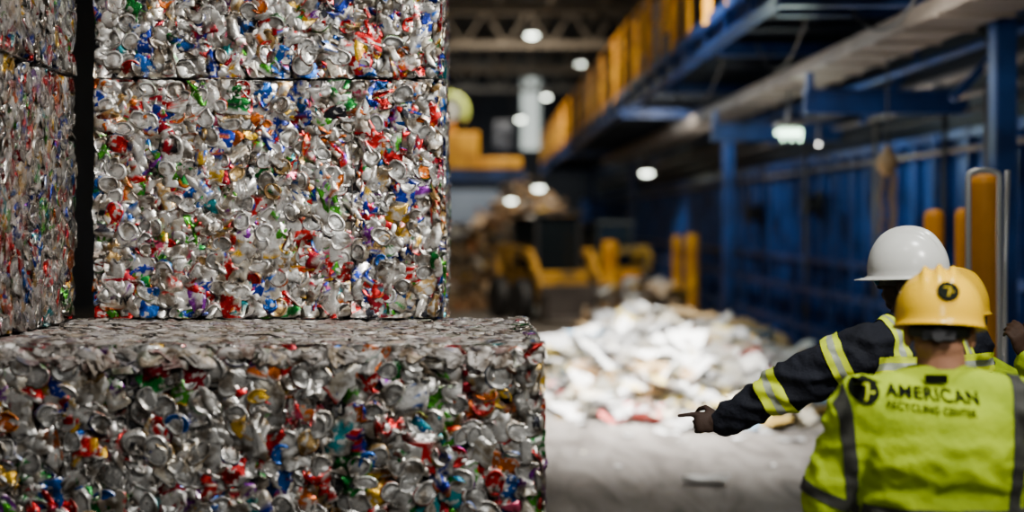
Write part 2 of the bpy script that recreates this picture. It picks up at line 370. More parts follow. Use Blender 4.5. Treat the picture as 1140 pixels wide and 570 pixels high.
# ------------------------------------------------------------ room
X0,X1,Y0,Y1,ZC=-8.,4.62,-6.,62.,8.
M_floor=mat('worn_concrete_floor',(.31,.283,.255),.65,0,col2=(.105,.090,.078),scale=1.1,bump=.2,bscale=12,spec=.25)
nt=M_floor.node_tree
for n_ in nt.nodes:
    if n_.type=='TEX_NOISE' and abs(n_.inputs['Scale'].default_value-1.1)<.01:
        mp=nt.nodes.new('ShaderNodeMapping'); mp.inputs['Scale'].default_value=(2.4,.55,1); mp.inputs['Rotation'].default_value=(0,0,.5)
        tc=[t for t in nt.nodes if t.type=='TEX_COORD'][0]; nt.links.new(tc.outputs['Object'],mp.inputs['Vector']); nt.links.new(mp.outputs['Vector'],n_.inputs['Vector']); n_.inputs['Distortion'].default_value=1.4; n_.inputs['Detail'].default_value=10; n_.inputs['Roughness'].default_value=.65
M_dark=mat('dark_steel_cladding',(.024,.032,.048),.6,.2,var=.5,scale=1)
M_roof=mat('roof_sheet',(.07,.062,.052),.7,.1,var=.4,scale=.6)
M_blue=mat('blue_painted_steel',(.018,.09,.36),.38,.1,col2=(.003,.014,.07),scale=1.6,bump=.2)
M_blue2=mat('blue_beam_paint',(.013,.06,.24),.4,.1,col2=(.005,.020,.08),scale=2)
M_yel=mat('safety_yellow_paint',(.90,.44,.005),.45,0,col2=(.50,.20,.003),scale=3)
M_org=mat('orange_yellow_post_paint',(.92,.36,.008),.45,0,var=.2,scale=3)
M_grey=mat('galvanised_grey_steel',(.20,.175,.16),.5,.4,var=.35,scale=2)
M_blk=mat('black_rubber_plastic',(.02,.02,.022),.6)
M_chrome=mat('polished_steel_rod',(.90,.92,.90),.32,.55,var=.05)
def st(o): o['kind']='structure'; return o
st(MB().box(((X0+X1)/2,(Y0+Y1)/2,-.05),(X1-X0,Y1-Y0,.1)).obj('floor',M_floor))
st(MB().box(((X0+X1)/2,(Y0+Y1)/2,ZC+.05),(X1-X0,Y1-Y0,.1)).obj('ceiling',M_roof))
st(MB().box((X0-.05,(Y0+Y1)/2,ZC/2),(.1,Y1-Y0,ZC)).obj('wall_left',M_dark))
st(MB().box(((X0+X1)/2,Y1+.05,ZC/2),(X1-X0,.1,ZC)).obj('wall_back',M_dark))
st(MB().box(((X0+X1)/2,Y0-.05,ZC/2),(X1-X0,.1,ZC)).obj('wall_front',M_dark))
st(MB().box((X1+.15,(Y0+Y1)/2,ZC/2),(.1,Y1-Y0,ZC)).obj('wall_right',M_dark))
y=2.; HP=2.72
while y<60:
    mb=MB(); L=3.9; mb.box((X1+.02,y+L/2,HP/2),(.05,L,HP))
    for j in range(7): mb.box((X1-.04,y+.12+j*.61,HP/2),(.09,.09,HP))
    for z in(.12,1.3,HP-.06): mb.box((X1-.05,y+L/2,z),(.10,L,.09))
    tag(mb.obj('steel_wall_panel',M_blue,bevel=.008),'ribbed blue painted steel panel lining the hall wall','wall panel',group='blue panels along the hall wall'); y+=4.
M_win=mat('bright_translucent_window',(.8,.85,.8),.3,emit=.9,ecol=(.85,.95,.88))
a=P(581,166,61.9);b=P(601,80,61.9)
w=MB().box(((a.x+b.x)/2,61.93,(a.z+b.z)/2),(b.x-a.x,.06,b.z-a.z)); st(w.obj('window_1',M_win))
M_door=mat('pale_blue_grey_door',(.33,.38,.45),.5,.2,col2=(.2,.24,.3),scale=.7)
mb=MB(); a=P(440,380,52);b=P(556,212,52)
for i in range(16): 
    xx=a.x+(b.x-a.x)*(i+.5)/16; mb.box((xx,52+(i%2)*.06,b.z/2),((b.x-a.x)/16,.05,b.z))
st(mb.obj('door_1',M_door))
M_truss=mat('roof_truss_steel',(.22,.18,.13),.6,.1)
for i,y in enumerate([12,20,27,34,41,48,55]):
    mb=MB(); mb.box((-1.7,y,6.9),(12.4,.16,.18)); mb.box((-1.7,y,7.85),(12.4,.14,.16))
    for j in range(10):
        x=-7.8+j*1.24; mb.bar((x,y,6.9),(x+.62,y,7.85),.07,.07);mb.bar((x+.62,y,7.85),(x+1.24,y,6.9),.07,.07)
    tag(mb.obj('roof_truss',M_truss),'steel lattice truss spanning below the dark roof','roof truss',group='roof trusses')
for x in(-3,-1,0.6,2,3.4):
    tag(MB().box((x,34,7.66),(.10,52,.16)).obj('roof_purlin',M_truss),'long steel purlin under the roof sheets','roof beam',group='roof purlins')
# ------------------------------------------------------------ overhead conveyor gantry
for y in(10.4,21.7,35.,47.):
    mb=MB(); s=.15
    mb.box((3.85,y,1.7),(.02,s*.9,3.4)); 
    for q in(-1,1): mb.box((3.85+q*.07,y,1.7),(.02,s,3.4))
    mb.box((3.85,y-s/2,1.7),(.15,.02,3.4)); mb.box((3.85,y,.02),(.30,.34,.04)); mb.box((3.85,y,3.38),(.3,.3,.04))
    tag(mb.obj('steel_column',M_blue2,bevel=.004),'blue painted steel column carrying the overhead walkway','steel column',group='blue support columns')
for y in(10.4,21.7,35.,47.):
    mb=MB(); mb.box((3.35,y,3.43),(2.3,.16,.04));mb.box((3.35,y,3.50),(2.3,.03,.10))
    tag(mb.obj('cross_beam',M_blue2),'blue cross beam on top of the column','steel beam',group='gantry cross beams')
mb=MB(); mb.box((2.38,31,3.58),(.16,44,.03));mb.box((2.38,31,3.80),(.16,44,.03));mb.box((2.38,31,3.69),(.03,44,.22))
for j in range(36): mb.box((2.38,9.6+j*1.2,3.69),(.14,.02,.22))
tag(mb.obj('walkway_edge_beam',M_blue2),'long blue I-beam carrying the elevated walkway','steel beam')
mb=MB(); mb.box((3.33,31,3.79),(1.7,44,.04))
for j in range(40): mb.box((3.33,9.2+j*1.1,3.72),(1.7,.05,.10))
tag(mb.obj('walkway_deck',M_dark),'dark steel grating deck of the elevated walkway','walkway')
mb=MB(); mb.box((3.42,22,3.28),(.50,28,.03)); mb.box((3.18,22,3.33),(.03,28,.12)); mb.box((3.66,22,3.33),(.03,28,.12))
for j in range(36): mb.box((3.42,8.2+j*.77,3.255),(.54,.06,.03))
tag(mb.obj('conveyor_pan',mat('dusty_brown_grey_steel',(.30,.25,.21),.6,.2,var=.35,scale=2)),'long grey steel conveyor trough under the walkway','conveyor')
for i in range(18):
    y=9.6+i*2.4; z0=3.82; e=empty('walkway_railing',(2.34,y,z0),'yellow painted guard railing on the walkway edge','railing',group='yellow walkway railing bays')
    MB().box((2.34,y,z0+.55),(.08,.14,1.1)).obj('post',M_yel,e,bevel=.005)
    if i<6: MB().box((2.34,y+1.2,z0+.55),(.04,.06,1.06)).obj('post',M_yel,e,bevel=.005)
    MB().box((2.34,y+1.2,z0+1.08),(.03,2.2,.03)).obj('rail',M_yel,e)
    MB().box((2.34,y+1.2,z0+.58),(.02,2.2,.02)).obj('rail',M_yel,e)
    MB().box((2.33,y+1.2,z0+.05),(.015,2.2,.08)).obj('kick_plate',M_blue2,e)
    if i in(1,3,4,8): MB().box((2.32,y+.5,z0+.62),(.02,.42,.62)).obj('infill_panel',M_yel,e)
for i,(y,h,m) in enumerate([(11.5,1.6,M_blue),(15.5,1.9,M_dark),(20,1.7,M_dark),(26,1.8,M_dark),(33,1.6,M_dark)]):
    e=empty('sorting_machine',(3.4,y,3.82),'blue and dark sorting machine housing on the elevated walkway','machine',group='sorting machines on walkway')
    MB().box((3.45,y,3.82+h/2),(1.1,3.1,h)).obj('housing',m,e,bevel=.03)
    MB().box((2.88,y,3.82+h*.55),(.04,1.1,h*.5)).obj('hatch',M_dark,e,bevel=.01)
    MB().box((2.84,y-.9,3.82+h*.5),(.06,.35,h*.7)).obj('guard_panel',M_yel,e,bevel=.01)
    MB().cyl((3.4,y-.9,3.8+h),(3.4,y-.9,3.8+h+.5),.15).obj('duct',M_grey,e,smooth=False)
def pipe(pts,r,m,label,name='pipe',cat='pipe',group='overhead pipes'):
    tag(MB().tube(pts,r,12).obj(name,m,smooth=True),label,cat,group=group)
pipe([(4.25,6,3.12),(4.25,50,3.12)],.05,M_grey,'grey pipe running high along the hall wall')
pipe([(4.15,6,3.30),(4.15,50,3.30)],.04,M_blue2,'blue pipe running high along the hall wall')
pipe([(4.45,6,2.50),(4.45,50,2.50)],.03,M_grey,'thin grey pipe running high along the hall wall')
pipe([(4.45,6,2.84),(4.45,50,2.84)],.02,M_blk,'thin black conduit running along the hall wall')
pipe([(4.40,6,2.97),(4.40,50,2.97)],.03,M_grey,'thin grey pipe running high along the hall wall')
for (yy,mm) in [(9.0,M_grey),(12.2,M_grey),(13.3,M_blk),(15.6,M_grey),(18.9,M_grey)]: pipe([(4.38,yy,3.05),(4.38,yy,.0)],.025,mm,'vertical conduit running down the blue wall')
for (p0,p1,zz) in [((3.95,9.9),(4.5,9.9),2.5),((3.0,13.0),(4.5,13.0),2.93),((2.9,17.5),(4.5,17.5),2.93)]:
    mb=MB(); mb.box(((p0[0]+p1[0])/2,p0[1],zz),(p1[0]-p0[0],.03,.2)); 
    for s in(-1,1): mb.box(((p0[0]+p1[0])/2,p0[1],zz+s*.1),(p1[0]-p0[0],.14,.02))
    mb.box((p0[0]+.05,p0[1],(zz+3.2)/2),(.06,.06,3.2-zz))
    tag(mb.obj('bracket_beam',M_blue2),'short blue bracket beam joining column and wall','steel beam',group='bracket beams')
for y in (8.9,11.8,14.6,19):
    mb=MB(); mb.bar((2.5,y,3.60),(4.55,y,3.60),.08,.12); mb.bar((3.95,y,2.85),(4.55,y,3.5),.06,.06)
    tag(mb.obj('cross_tie',M_blue2),'blue steel cross tie below the walkway deck','steel beam',group='cross ties')
def cable(a,b,sag,r=.014):
    a=Vector(a);b=Vector(b); pts=[a.lerp(b,t/14)+Vector((0,0,-sag*4*(t/14)*(1-t/14))) for t in range(15)]
    pipe(pts,r,M_blk,'black cable drooping beneath the walkway','cable','cable','hanging cables')
cable((3.0,9.1,3.66),(3.05,11.7,3.66),.4);cable((2.8,11.9,3.66),(2.85,14.5,3.66),.4);cable((2.6,14.7,3.66),(2.6,18.9,3.66),.5);cable((3.9,9.1,3.66),(4.1,11.7,3.66),.8)
# ------------------------------------------------------------ guard rail in front of wall
for i in range(13):
    y=11.5+i*1.9; e=empty('guard_rail',(4.3,y,0),'dark blue guard railing standing along the blue wall','railing',group='blue guard rail bays')
    MB().box((4.3,y,.5),(.08,.08,1.0)).obj('post',M_blue2,e,bevel=.005)
    for z in(.45,.95): MB().box((4.3,y+.95,z),(.05,1.8,.09)).obj('rail',M_blue2,e)
def bollard(px,Y,top,r,m,label):
    x=(px-VX)*Y/F; z=CZ-(top-VY)*Y/F
    prof=[(r*1.6,0),(r*1.6,.03),(r,.035),(r,z-.05),(r*.85,z-.015),(r*.3,z)]
    tag(MB().lathe(prof,(x,Y,0)).obj('bollard',m,smooth=False),label,'bollard',group='yellow bollards')
bollard(1040,10,233,.068,M_org,'thick orange-yellow steel bollard near the blue wall')
bollard(1071,9.6,232,.045,M_org,'slim orange-yellow steel bollard near the blue wall')
bollard(1096,8.3,194,.085,M_org,'tall orange-yellow steel post behind the chrome rail')
bollard(754,24.5,262,.085,M_yel,'yellow bollard beside a blue column')
bollard(770,24,260,.11,M_yel,'yellow bollard beside a blue column')
bollard(679,27,268,.15,M_yel,'short yellow post behind the white paper heap')
bollard(702,26,300,.22,M_yel,'squat yellow post behind the white paper heap')
Y=7.4;a=P(1078,196,Y);b=P(1113,196,Y); r=(b.x-a.x)/2; cx=(a.x+b.x)/2
pts=[(a.x,Y,.0),(a.x,Y,a.z)]+[(cx-r*math.cos(t),Y,a.z+r*.35*math.sin(t)) for t in [math.pi*k/8 for k in range(1,8)]]+[(b.x,Y,b.z),(b.x,Y,0)]
tag(MB().tube(pts,.015,12).obj('chrome_rail',M_chrome,smooth=True),'upright polished steel hoop rail in front of an orange post','rail')
tag(MB().tube([P(1122,190,7.3),P(1119,300,7.3),(P(1119,300,7.3).x,7.3,0)],.012,10).obj('chrome_rod',M_chrome,smooth=True),'slim upright polished steel rod beside the hoop rail','rod')
Y=12.2;b=P(988,182,Y)
e=empty('chain_hoist',b,'brown hanging chain hoist beneath the walkway','chain hoist')
M_brown=mat('brown_leather_steel',(.40,.25,.11),.6,.1)
mb=MB(); mb.ell(b,(.09,.07,.11)); mb.box(b+Vector((0,0,.1)),(.05,.05,.1)); mb.obj('hoist_body',M_brown,e,smooth=True)
for q in(-.05,.03,.06):
    mb=MB()
    for j in range(12):
        c=b+Vector((q+.01*math.sin(j),0,-.08-.045*j)); pts=[c+Vector(((.014*math.cos(t)) if j%2 else 0,(0 if j%2 else .014*math.cos(t)),.026*math.sin(t))) for t in np.linspace(0,2*math.pi,9)]
        mb.tube(pts,.007,6)
    mb.obj('chain',M_brown,e)
MB().tube([(b.x,Y,3.24),(b.x,Y,b.z+.1)],.01,8).obj('hanger',M_blk,e)
for (px,py) in [(838,238),(904,228)]:
    y=(4.4)*F/(px-VX); c=Vector((4.4,y,CZ-(py-VY)*y/F))
    e=empty('hose_reel',c,'round dark hose reel mounted on the blue wall','hose reel',group='hose reels on the wall')
    R=Matrix.Rotation(math.pi/2,3,'Y')
    MB().lathe([(.06,-.1),(.2,-.1),(.2,-.08),(.12,-.07),(.12,.07),(.2,.08),(.2,.1),(.06,.1)],c,R).obj('reel',M_blk,e)
    MB().box(c+Vector((.12,0,0)),(.06,.08,.3)).obj('bracket',M_dark,e)
# ------------------------------------------------------------ lamps and added fill lights
def light(t,name,loc,en,size=1,tgt=None,col=(1,1,1),sy=None,spread=None):
    l=bpy.data.lights.new(name,t); l.energy=en; l.color=col
    if t=='AREA':
        l.size=size
        if sy: l.shape='RECTANGLE'; l.size_y=sy
        if spread: l.spread=math.radians(spread)
    else: l.shadow_soft_size=size
    if t=='SPOT': l.spot_size=2.5; l.spot_blend=.6
    o=bpy.data.objects.new(name,l); o.location=loc; COL.objects.link(o)
    if tgt is not None: o.rotation_euler=(Vector(tgt)-Vector(loc)).to_track_quat('-Z','Y').to_euler()
    return o
def lamp(px,py,Y,r,e=16,col=(1,.98,.9),power=40,top=None,group='hanging hall lamps'):
    c=P(px,py,Y); top=top or 7.8
    root=empty('hanging_lamp',c,'round hanging industrial lamp glowing white','lamp',group=group)
    MB().lathe([(r*1.05,-.02),(r*1.1,0),(r*.8,.12),(r*.35,.25),(r*.3,.4),(r*.1,.42)],c,n=20).obj('lamp_housing',M_grey,root)
    mm=mat('lamp_glow',col,.4,emit=e,ecol=col)
    MB().ell(c+Vector((0,0,-.03)),(r,r,r*.45),n=20).obj('lamp_diffuser',mm,root,smooth=True)
    if top>c.z+.4: MB().tube([c+Vector((0,0,.4)),(c.x,c.y,top)],.012,6).obj('suspension_rod',M_blk,root)
    if power: light('SPOT','lamp_light',c+Vector((0,0,-r-.15)),power*3,r,col=col)
G=(.92,1,.84)
lamp(592,38,42,.17,power=60,col=G);lamp(646,70,49,.12,power=40,col=G);lamp(580,132,58,.17,power=40,col=G)
lamp(720,191,31,.13,power=40,top=3.2,col=G);lamp(600,208,34.5,.13,power=25,col=G);lamp(569,222,34.5,.11,power=20,col=G)
lamp(608,107,50,.13,power=0,col=G); lamp(911,158,17,.022,power=0,top=3.2)
c=P(878,146,15); e=empty('fluorescent_lamp',c,'boxy hanging lamp with glowing greenish tubes','lamp')
M_gl=mat('green_white_glow',(.8,1,.85),.4,emit=8,ecol=(.62,1,.70))
MB().box(c+Vector((0,0,.06)),(.26,.3,.06)).obj('lamp_housing',M_grey,e,bevel=.01)
MB().lathe([(.05,.09),(.02,.2),(.02,.25)],c).obj('lamp_cap',M_grey,e)
for q in(-.09,0,.09): MB().cyl(c+Vector((q,-.14,-.01)),c+Vector((q,.14,-.01)),.022).obj('tube',M_gl,e)
for q in(-.09,0,.09): MB().cyl(c+Vector((q,-.13,-.03)),c+Vector((q,-.13,-.11)),.022,.010).obj('lamp_prong',M_gl,e)
MB().tube([c+Vector((0,0,.25)),(c.x,c.y,3.24)],.01,6).obj('hanger',M_blk,e)
light('POINT','fluorescent_light',c+Vector((0,0,-.2)),20,.1,col=(.8,1,.85))
light('AREA','high_bay_over_paper',(2.0,13.2,7.2),760,1.2,(2.0,13.9,0),(1,.97,.93),spread=62)
light('AREA','high_bay_over_bales',(2.6,1.2,4.8),94,.6,(-.7,5.6,2.0),(1,.97,.91),spread=64)
light('AREA','bale_glint_fill',(-.6,2.0,6.6),20,.4,(-.9,5.6,2.1),(1,.97,.91),spread=80)  # added small light for glints on the bales, no fixture
light('AREA','high_bay_over_workers',(1.9,3.4,6.5),23,.6,(1.4,4.6,1.2),(.97,1,.95),spread=50)
light('AREA','front_fill',(.4,-3.5,4.6),22,1.2,(.4,4.6,1.4),(.98,1,.97),spread=80)  # added frontal fill from the camera side for workers and bales
light('AREA','wall_wash',(2.7,17,3.1),50,12,(4.6,17,1.2),(.80,.92,1),sy=.5)  # added wash to bring up the blue wall, no fixture
light('AREA','wall_wash_near',(2.7,9.0,3.2),24,3,(4.4,9,1.4),(1,.95,.85),sy=.4)  # added wash for the near posts and wall, no fixture
light('AREA','bollard_fill_far',(2.8,20.5,3.2),40,.4,(3.5,24.5,.8),(1,.95,.85),sy=.4)  # added light to brighten the far bollards, no real lamp here
light('AREA','back_hall',(1.0,22,6.8),170,2,(1.5,28,0),(1,.88,.70),spread=110)
light('AREA','back_hall_far',(1.0,35.5,7.6),480,1.5,(1.3,42,1),(1,.88,.72),spread=110)  # added to light the far heap, kept above the frame
light('AREA','gantry_light',(-.5,17,6.8),62,12,(2.5,17,4.2),(1,.90,.74),sy=1)
light('AREA','roof_bounce',(0,30,4.6),45,2,(0,30,8),(1,.85,.65),sy=22)  # added upward light so the roof trusses show
light('AREA','door_light',(-.2,49,7),200,2,(-.2,52,1.5),(.85,.93,1))
# ------------------------------------------------------------ background platform + drive unit
mb=MB(); mb.box((-2.1,35.95,2.98),(6.7,.1,.30)); mb.box((-2.1,37.3,3.12),(6.7,2.8,.06))
tag(mb.obj('platform_beam',M_blue2),'blue horizontal platform beam across the hall','steel beam')
for x in(-5,-2.2): tag(MB().box((x,37.3,1.53),(.18,.18,3.08)).box((x,37.3,.02),(.4,.4,.04)).obj('steel_column',M_blue2),'blue steel column under the cross platform','steel column',group='blue support columns')
a=P(488,188,36.6);b=P(533,148,36.6); a.z=3.15
e=empty('conveyor_drive',(-.4,36.6,3.15),'yellow conveyor drive unit with round lime guard','machine')
MB().box(((a.x+b.x)/2,36.6,(a.z+b.z)/2),(b.x-a.x,.8,b.z-a.z)).obj('housing',M_yel,e,bevel=.04)
MB().box((b.x+.55,36.6,3.30),(1.1,.5,.28)).obj('drive_skid',M_yel,e,bevel=.03)
c=P(500,124,36.6); pts=[c+Vector((.42*math.cos(t),0,.42*math.sin(t))) for t in np.linspace(-.6,math.pi*.9,18)]
M_wh=mat('lime_guard_paint',(.50,.62,.12),.4)
MB().tube(pts,.10,8).obj('guard_ring',M_wh,e,smooth=True)
MB().cyl(c+Vector((0,-.1,0)),c+Vector((0,.3,0)),.26,n=24).obj('drum',mat('pale_drum_paint',(.45,.47,.42),.5),e)
MB().box(c+Vector((0,.2,-.40)),(.3,.2,.6)).obj('support',M_yel,e)
c=P(560,150,38); tag(MB().box(c,(.5,.6,.7)).box(c+Vector((0,0,-.665)),(.3,.3,.64)).box(c+Vector((.1,-.35,.1)),(.25,.1,.3)).obj('control_cabinet',M_dark,bevel=.03),'dark control cabinet on the cross platform','cabinet')
light('POINT','platform_light',P(520,100,34.5),30,.2,col=(1,.95,.8))  # bare point light by the drive unit, no lamp body
# ------------------------------------------------------------ loaders
M_g=mat('dark_cab_glass',(.01,.014,.016),.12,.0)
M_ly=mat('loader_ochre_paint',(.66,.33,.01),.6,0,col2=(.12,.08,.03),scale=3.5)
def loader(x,y,yaw,label,s=1.):
    R=Matrix.Rotation(yaw,3,'Z'); B=Vector((x,y,0)); q=lambda a,b,c:B+R@(Vector((a,b,c))*s)
    e=empty('skid_steer_loader',B,label,'loader')
    def bx(c,d,name,m,bv=.03,rx=0,par=e):
        mb=MB(); mb.box(q(*c),[t*s for t in d],R@Matrix.Rotation(rx,3,'X')); return mb.obj(name,m,par,bevel=bv)
    bx((0,.2,.62),(1.0,2.0,.6),'chassis',M_ly); bx((0,1.0,1.05),(.95,.6,.4),'engine_cover',M_ly,.05)
    mb=MB()
    for sx in(-.42,.42):
        for sy in(-.55,.55): mb.box(q(sx,sy,1.4),(.07*s,.07*s,1.15*s),R)
    mb.box(q(0,0,1.98),(.98*s,1.3*s,.08*s),R); cab=mb.obj('cab_frame',M_blk,e,bevel=.01)
    bx((0,-.55,1.4),(.78,.02,1.05),'windscreen',M_g,0); 
    for sx in(-1,1): bx((sx*.42,0,1.4),(.02,1.0,1.0),'side_window',M_g,0)
    for sx in(-1,1):
        mb=MB(); mb.bar(q(sx*.58,.95,1.35),q(sx*.58,-.6,1.25),.10*s,.15*s); mb.bar(q(sx*.58,-.6,1.28),q(sx*.58,-1.35,.45),.10*s,.16*s); mb.bar(q(sx*.58,.9,.8),q(sx*.58,.95,1.4),.10*s,.16*s)
        mb.obj('lift_arm',M_ly,e,bevel=.015)
        for sy in(-.42,.72):
            RR=R@Matrix.Rotation(math.pi/2,3,'Y')
            MB().lathe([(.1,-.13),(.3,-.13),(.38,-.1),(.4,0),(.38,.1),(.3,.13),(.1,.13)],q(sx*.66,sy,.4),RR,n=24).obj('wheel',M_blk,e)
    mb=MB(); mb.box(q(0,-1.5,.42),(1.5*s,.05*s,.6*s),R@Matrix.Rotation(.25,3,'X')); mb.box(q(0,-1.8,.14),(1.5*s,.6*s,.04*s),R)
    for sx in(-.74,.74): mb.box(q(sx,-1.7,.35),(.04*s,.5*s,.45*s),R)
    mb.obj('bucket',M_grey,e)
loader(1.3,26.4,.35,'muddy yellow skid steer loader with dark cab beside the heap')
loader(2.8,31.6,-.9,'muddy yellow loader parked behind the waste heap',.9)
# ------------------------------------------------------------ people
def skinmat(name,c): return mat(name,c,.65,0,var=.2,scale=25,bump=.1,bscale=200,spec=.15)
M_hv=mat('lime_high_visibility_fabric',(.42,.57,.004),.8,0,col2=(.28,.40,.003),scale=6,bump=.25,bscale=45,spec=.2)
M_sil=mat('silver_reflective_tape',(.045,.045,.038),.6,.05,var=.2,scale=20,spec=.2)
M_silb=mat('bright_reflective_tape',(.30,.33,.25),.5,.1,var=.2,scale=20)
M_navy=mat('navy_work_fabric',(.004,.005,.010),.85,0,var=.3,scale=8,bump=.3,bscale=60,spec=.2)
M_pant=mat('dark_trouser_fabric',(.02,.025,.04),.8)
M_hvy=mat('lime_tape',(.48,.58,.005),.6,0,var=.1,spec=.2)
M_boot=mat('work_boot_leather',(.06,.04,.025),.6)
M_hair=mat('short_dark_hair',(.012,.009,.007),.8,bump=.6,bscale=300,spec=.2)
M_yhat=mat('glossy_yellow_helmet',(.95,.54,.0),.22,0,var=.05,spec=.35)
M_what=mat('glossy_white_helmet',(.56,.56,.53),.25,0,var=.05)
M_ink=mat('black_print',(.008,.010,.006),.9,spec=.05)
M_mark=mat('yellow_print',(.50,.36,.01),.9,spec=.05)
M_lens=mat('blue_safety_lens',(.02,.12,.35),.1)
def hand(mb,wr,d,nrm,side,curl,L=.185):
    d=Vector(d).normalized(); nrm=Vector(nrm); nrm=(nrm-d*nrm.dot(d)).normalized(); x=d.cross(nrm)*side
    wr=Vector(wr); R=Matrix((x,d,nrm)).transposed()
    mb.ell(wr+d*.05,(.041,.053,.020),R,14,8); mb.ell(wr+d*.073,(.041,.029,.018),R,14,8); mb.cap(wr-d*.03,wr+d*.03,.029,.027,12)
    for i,(off,ln,r) in enumerate([(.030,.068,.0100),(.010,.076,.0100),(-.010,.072,.0096),(-.029,.058,.0088)]):
        p=wr+d*.086+x*off; c=curl[i]
        tot=0; seg=[.45,.30,.25]
        for k in range(3):
            tot+=c*[.9,1.1,.8][k]
            dk=(d*math.cos(tot)-nrm*math.sin(tot)).normalized(); q=p+dk*ln*seg[k]
            mb.cap(p,q,r*(1-.08*k),r*(1-.08*(k+1)),10); p=q
    c=curl[4]; p=wr+d*.025+x*.030
    for k,(ln,r) in enumerate([(.042,.0125),(.032,.0105),(.026,.0092)]):
        dk=(d*(.72)+x*(.62-.62*c*k)-nrm*(.3+.5*c*k)).normalized(); q=p+dk*ln; mb.cap(p,q,r,r*.9,10); p=q
def helmet(c,yaw,pitch,m,par,rx=.121,ry=.140,rz=.138):
    R=Matrix.Rotation(yaw,3,'Z')@Matrix.Rotation(pitch,3,'X'); mb=MB(); n=120
    v=[];prof=[]
    for i in range(29):
        t=(math.pi/2)*i/28; prof.append((max(.01,math.sin(t)**.92),math.cos(t)**.95 if i<28 else 0.,0.))
    prof+= [(1.005,-.12,0),(1.015,-.20,.3),(1.04,-.24,1.)]
    for (q,z,b) in prof:
        for j in range(n):
            a=2*math.pi*j/n; fx,fy=math.cos(a),math.sin(a)
            vis=max(0,fy)**4*.042*b+.008*b
            x=fx*(rx*q+vis*.8);y=fy*(ry*q+vis); zz=rz*z
            w=min(1,max(0,1.25-q*1.25)*2.2)
            for rc in(-.040,0,.040): zz+=.015*math.exp(-((x-rc)/.009)**2)*w
            v.append(c+R@Vector((x,y,zz)))
    f=[]
    for i in range(len(prof)-1):
        for j in range(n):
            a=i*n+j;b=i*n+(j+1)%n; f.append([a,b,b+n,a+n])
    f.append(list(range(n))[::-1])
    mb.v=v;mb.f=f; o=mb.obj('hard_hat',m,par,smooth=True); s=o.modifiers.new('s','SOLIDIFY'); s.thickness=.003; s.offset=-1
    pts=[c+R@Vector((.087*math.cos(t),.105*math.sin(t),-.040-.018*max(0,-math.sin(t)))) for t in np.linspace(0,2*math.pi,33)]
    mb=MB()
    for a,b in zip(pts[:-1],pts[1:]): mb.bar(a,b,.006,.026)
    mb.obj('suspension_band',M_blk,o)
    k=c+R@Vector((0,-.110,-.062)); mb=MB(); mb.cyl(k,k+R@Vector((0,-.022,0)),.019,n=14); mb.box(k+R@Vector((0,.004,0)),(.09,.014,.026),R); mb.obj('ratchet_knob',M_blk,o)
    return o,R
def slab(me,planes,name,m,par,off=.004,filt=None):
    bm=bmesh.new(); bm.from_mesh(me)
    for co,no in planes: bmesh.ops.bisect_plane(bm,geom=bm.verts[:]+bm.edges[:]+bm.faces[:],plane_co=co,plane_no=no,clear_outer=True)
    if filt:
        dl=[f for f in bm.faces if not filt(f.calc_center_median())]; bmesh.ops.delete(bm,geom=dl,context='FACES')
    bm.normal_update()
    for v in bm.verts: v.co+=v.normal*off
    out=bpy.data.meshes.new(name); bm.to_mesh(out); bm.free()
    if len(out.vertices)==0: print('EMPTY SLAB',name); return None
    return place(out,name,m,par,True)
